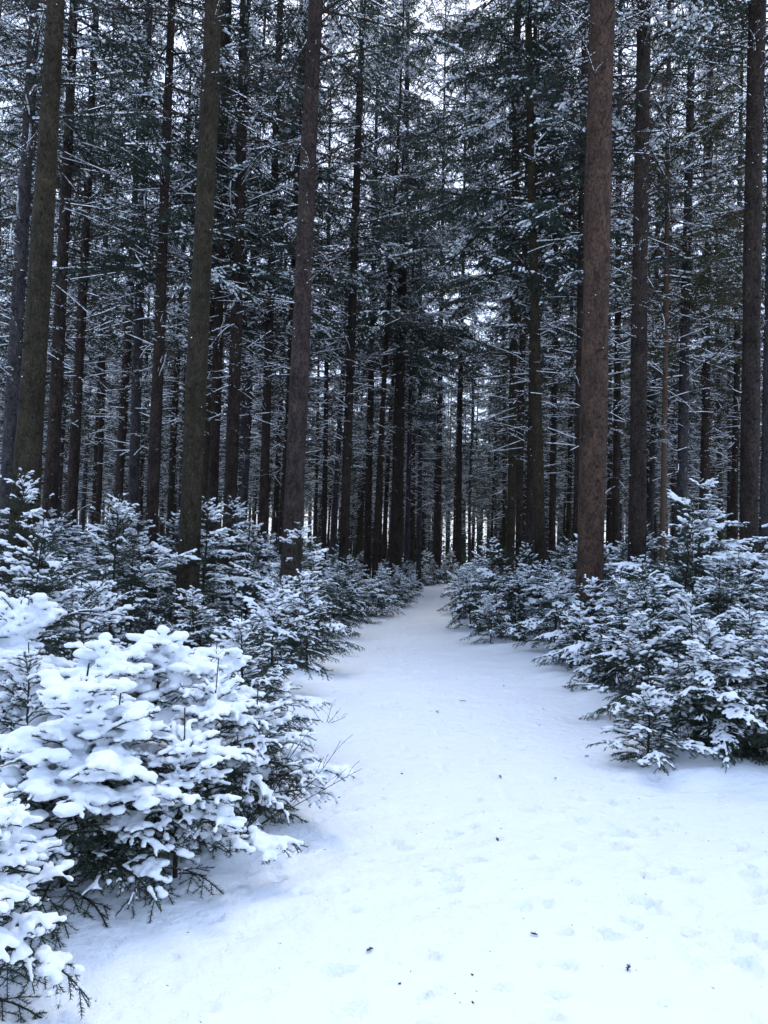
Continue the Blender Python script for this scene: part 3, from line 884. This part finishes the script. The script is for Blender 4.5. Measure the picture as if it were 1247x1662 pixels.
# ------------------------------------------------------------------ litter on the snow, bare twigs
def litter(px, py, kind, size, label):
    p = at(px, py)
    mb = MB(); z0 = gz(p.x, p.y)
    if kind == 'twig':
        az = random.uniform(0, 3.1)
        P = polyline(np.array([-size / 2 * math.cos(az), -size / 2 * math.sin(az), 0.008]), az, 0.15, -0.1, size, 6, 0.2)
        tubes(mb, P[:-1], P[1:], 0.0028, 0.002, 5)
        for k in (1, 2, 3, 4):
            Q = polyline(P[k], az + random.choice([-1, 1]) * 0.8, 0.3, 0.1, size * 0.35, 3)
            tubes(mb, Q[:-1], Q[1:], 0.0018, 0.001, 4)
        c = np.repeat(np.arange(5), 10); t = rng.random((50, 1))
        PP = P[c] * (1 - t) + P[c + 1] * t
        shards(mb, PP, nrm(nrm(P[c + 1] - P[c]) + rng.normal(0, 0.6, (50, 3))), np.full(50, 0.014), np.full(50, 0.0022))
    else:   # a cone scale or bark flake: a small curled, ridged chip
        a = np.linspace(0, 2 * math.pi, 9)[:-1]; rr = size / 2 * (1 + 0.2 * np.sin(a * 3))
        V = [(0, 0, 0.006)] + [(r * math.cos(t), r * 0.6 * math.sin(t), 0.003 + 0.003 * math.cos(2 * t)) for r, t in zip(rr, a)] + [(0, 0, -0.002)]
        mb.add(V, t=[(0, i, i % 8 + 1) for i in range(1, 9)] + [(9, i % 8 + 1, i) for i in range(1, 9)])
    o = link('fallen_twig' if kind == 'twig' else 'bark_flake', mb.mesh('litter', TWIG))
    o.location = (p.x, p.y, z0); o.rotation_euler = (0, 0, random.uniform(0, 3.1))
    o['label'] = label; o['category'] = 'twig' if kind == 'twig' else 'bark flake'; o['group'] = 'bits of litter on the snowy path'
for a in [(710, 1158, 'twig', .12, 'largest dark clump of spruce twig in the middle of the path'),
          (752, 1140, 'twig', .10, 'thin twig lying right above the largest dark clump on the path'),
          (818, 1113, 'flake', .06, 'dark flake on the snow towards the right bank, farthest litter on the path'),
          (876, 1176, 'flake', .035, 'tiny dark flake on the snow right of the largest twig clump'),
          (653, 1258, 'flake', .045, 'dark bark flake on the snow below the largest twig clump'),
          (813, 1263, 'twig', .07, 'small forked twig on the snow left of the small front spruce'),
          (953, 1227, 'twig', .07, 'thin dark twig on the snow left of the small front spruce, closest to it'),
          (902, 1261, 'flake', .028, 'tiny dark flake between the forked twig and the small front spruce'),
          (600, 1545, 'twig', .045, 'tiny twig on the snow in the lower middle, left of the path centre'),
          (649, 1596, 'flake', .02, 'dark reddish speck near the bottom of the picture'),
          (868, 1517, 'twig', .035, 'tiny curled twig on the snow at lower right of the path'),
          (767, 1582, 'flake', .018, 'small dark speck between the reddish speck and the lower right corner'),
          (768, 1625, 'flake', .02, 'small speck at the very bottom of the snow, right of the reddish one'),
          (1020, 1567, 'twig', .05, 'little slanting twig on the trodden snow at lower right'),
          (808, 1365, 'twig', .05, 'faint twig crumbs on the snow in the middle of the foreground')]:
    litter(a[0], a[1], a[2], a[3] * 0.7, a[4])

# needles and scales shed on the snow
fr = np.random.default_rng(9)
K = 700; y = 2.3 * (22 / 2.3) ** fr.random(K)
x = edgeL(y) - 0.3 + (edgeR(y) - edgeL(y) + 0.6) * fr.random(K)
mb = MB()
P = np.stack([x, y, ground_z(x, y) + 0.002], -1)
shards(mb, P, nrm(np.stack([fr.normal(size=K), fr.normal(size=K), fr.uniform(0, .2, K)], -1)), fr.uniform(0.008, 0.02, K), fr.uniform(0.002, 0.0045, K))
o = link('fallen_needles', mb.mesh('fallen_needles', TWIG)); o['kind'] = 'stuff'
o['label'] = 'spruce needles and scales scattered thinly on the snow'; o['category'] = 'needles'

def bare_twig(px, py, hgt, label, n=5, lean=0.3):
    p = at(px, py)
    mb = MB()
    for k in range(n):
        az = random.uniform(0, 6.28)
        P = polyline(np.array([0, 0, 0.0]), az, R(90) - lean * random.uniform(0.3, 1.6), R(60) * random.uniform(.5, 1.2), hgt * random.uniform(0.6, 1), 9, 0.1)
        r = np.linspace(0.0035, 0.0012, 9)
        tubes(mb, P[:-1], P[1:], r[:-1], r[1:], 5)
        for j in (3, 5, 6, 7):
            Q = polyline(P[j], az + random.uniform(-2, 2), 0.9, 0.5, hgt * 0.22, 5, 0.15)
            tubes(mb, Q[:-1], Q[1:], 0.0015, 0.0009, 4)
    o = link('bare_sapling', mb.mesh('bare_sapling', TWIG)); o.location = (p.x, p.y, gz(p.x, p.y) - 0.02)
    o['label'] = label; o['category'] = 'sapling'
bare_twig(205, 1335, 1.05, 'thin leafless sapling rising between the snow pillows on the left bank', 3, 0.25)
bare_twig(395, 1375, 0.75, 'tangle of bare brown twigs under the spruce overhanging the path', 8, 0.9)
bare_twig(530, 1175, 0.35, 'short bare twigs sticking out of the snow at the left path edge', 4, 0.8)
bare_twig(315, 1200, 1.1, 'thin leafless sapling behind the snow pillows near the mossy front trunk', 3, 0.2)
bpy.context.view_layer.update()
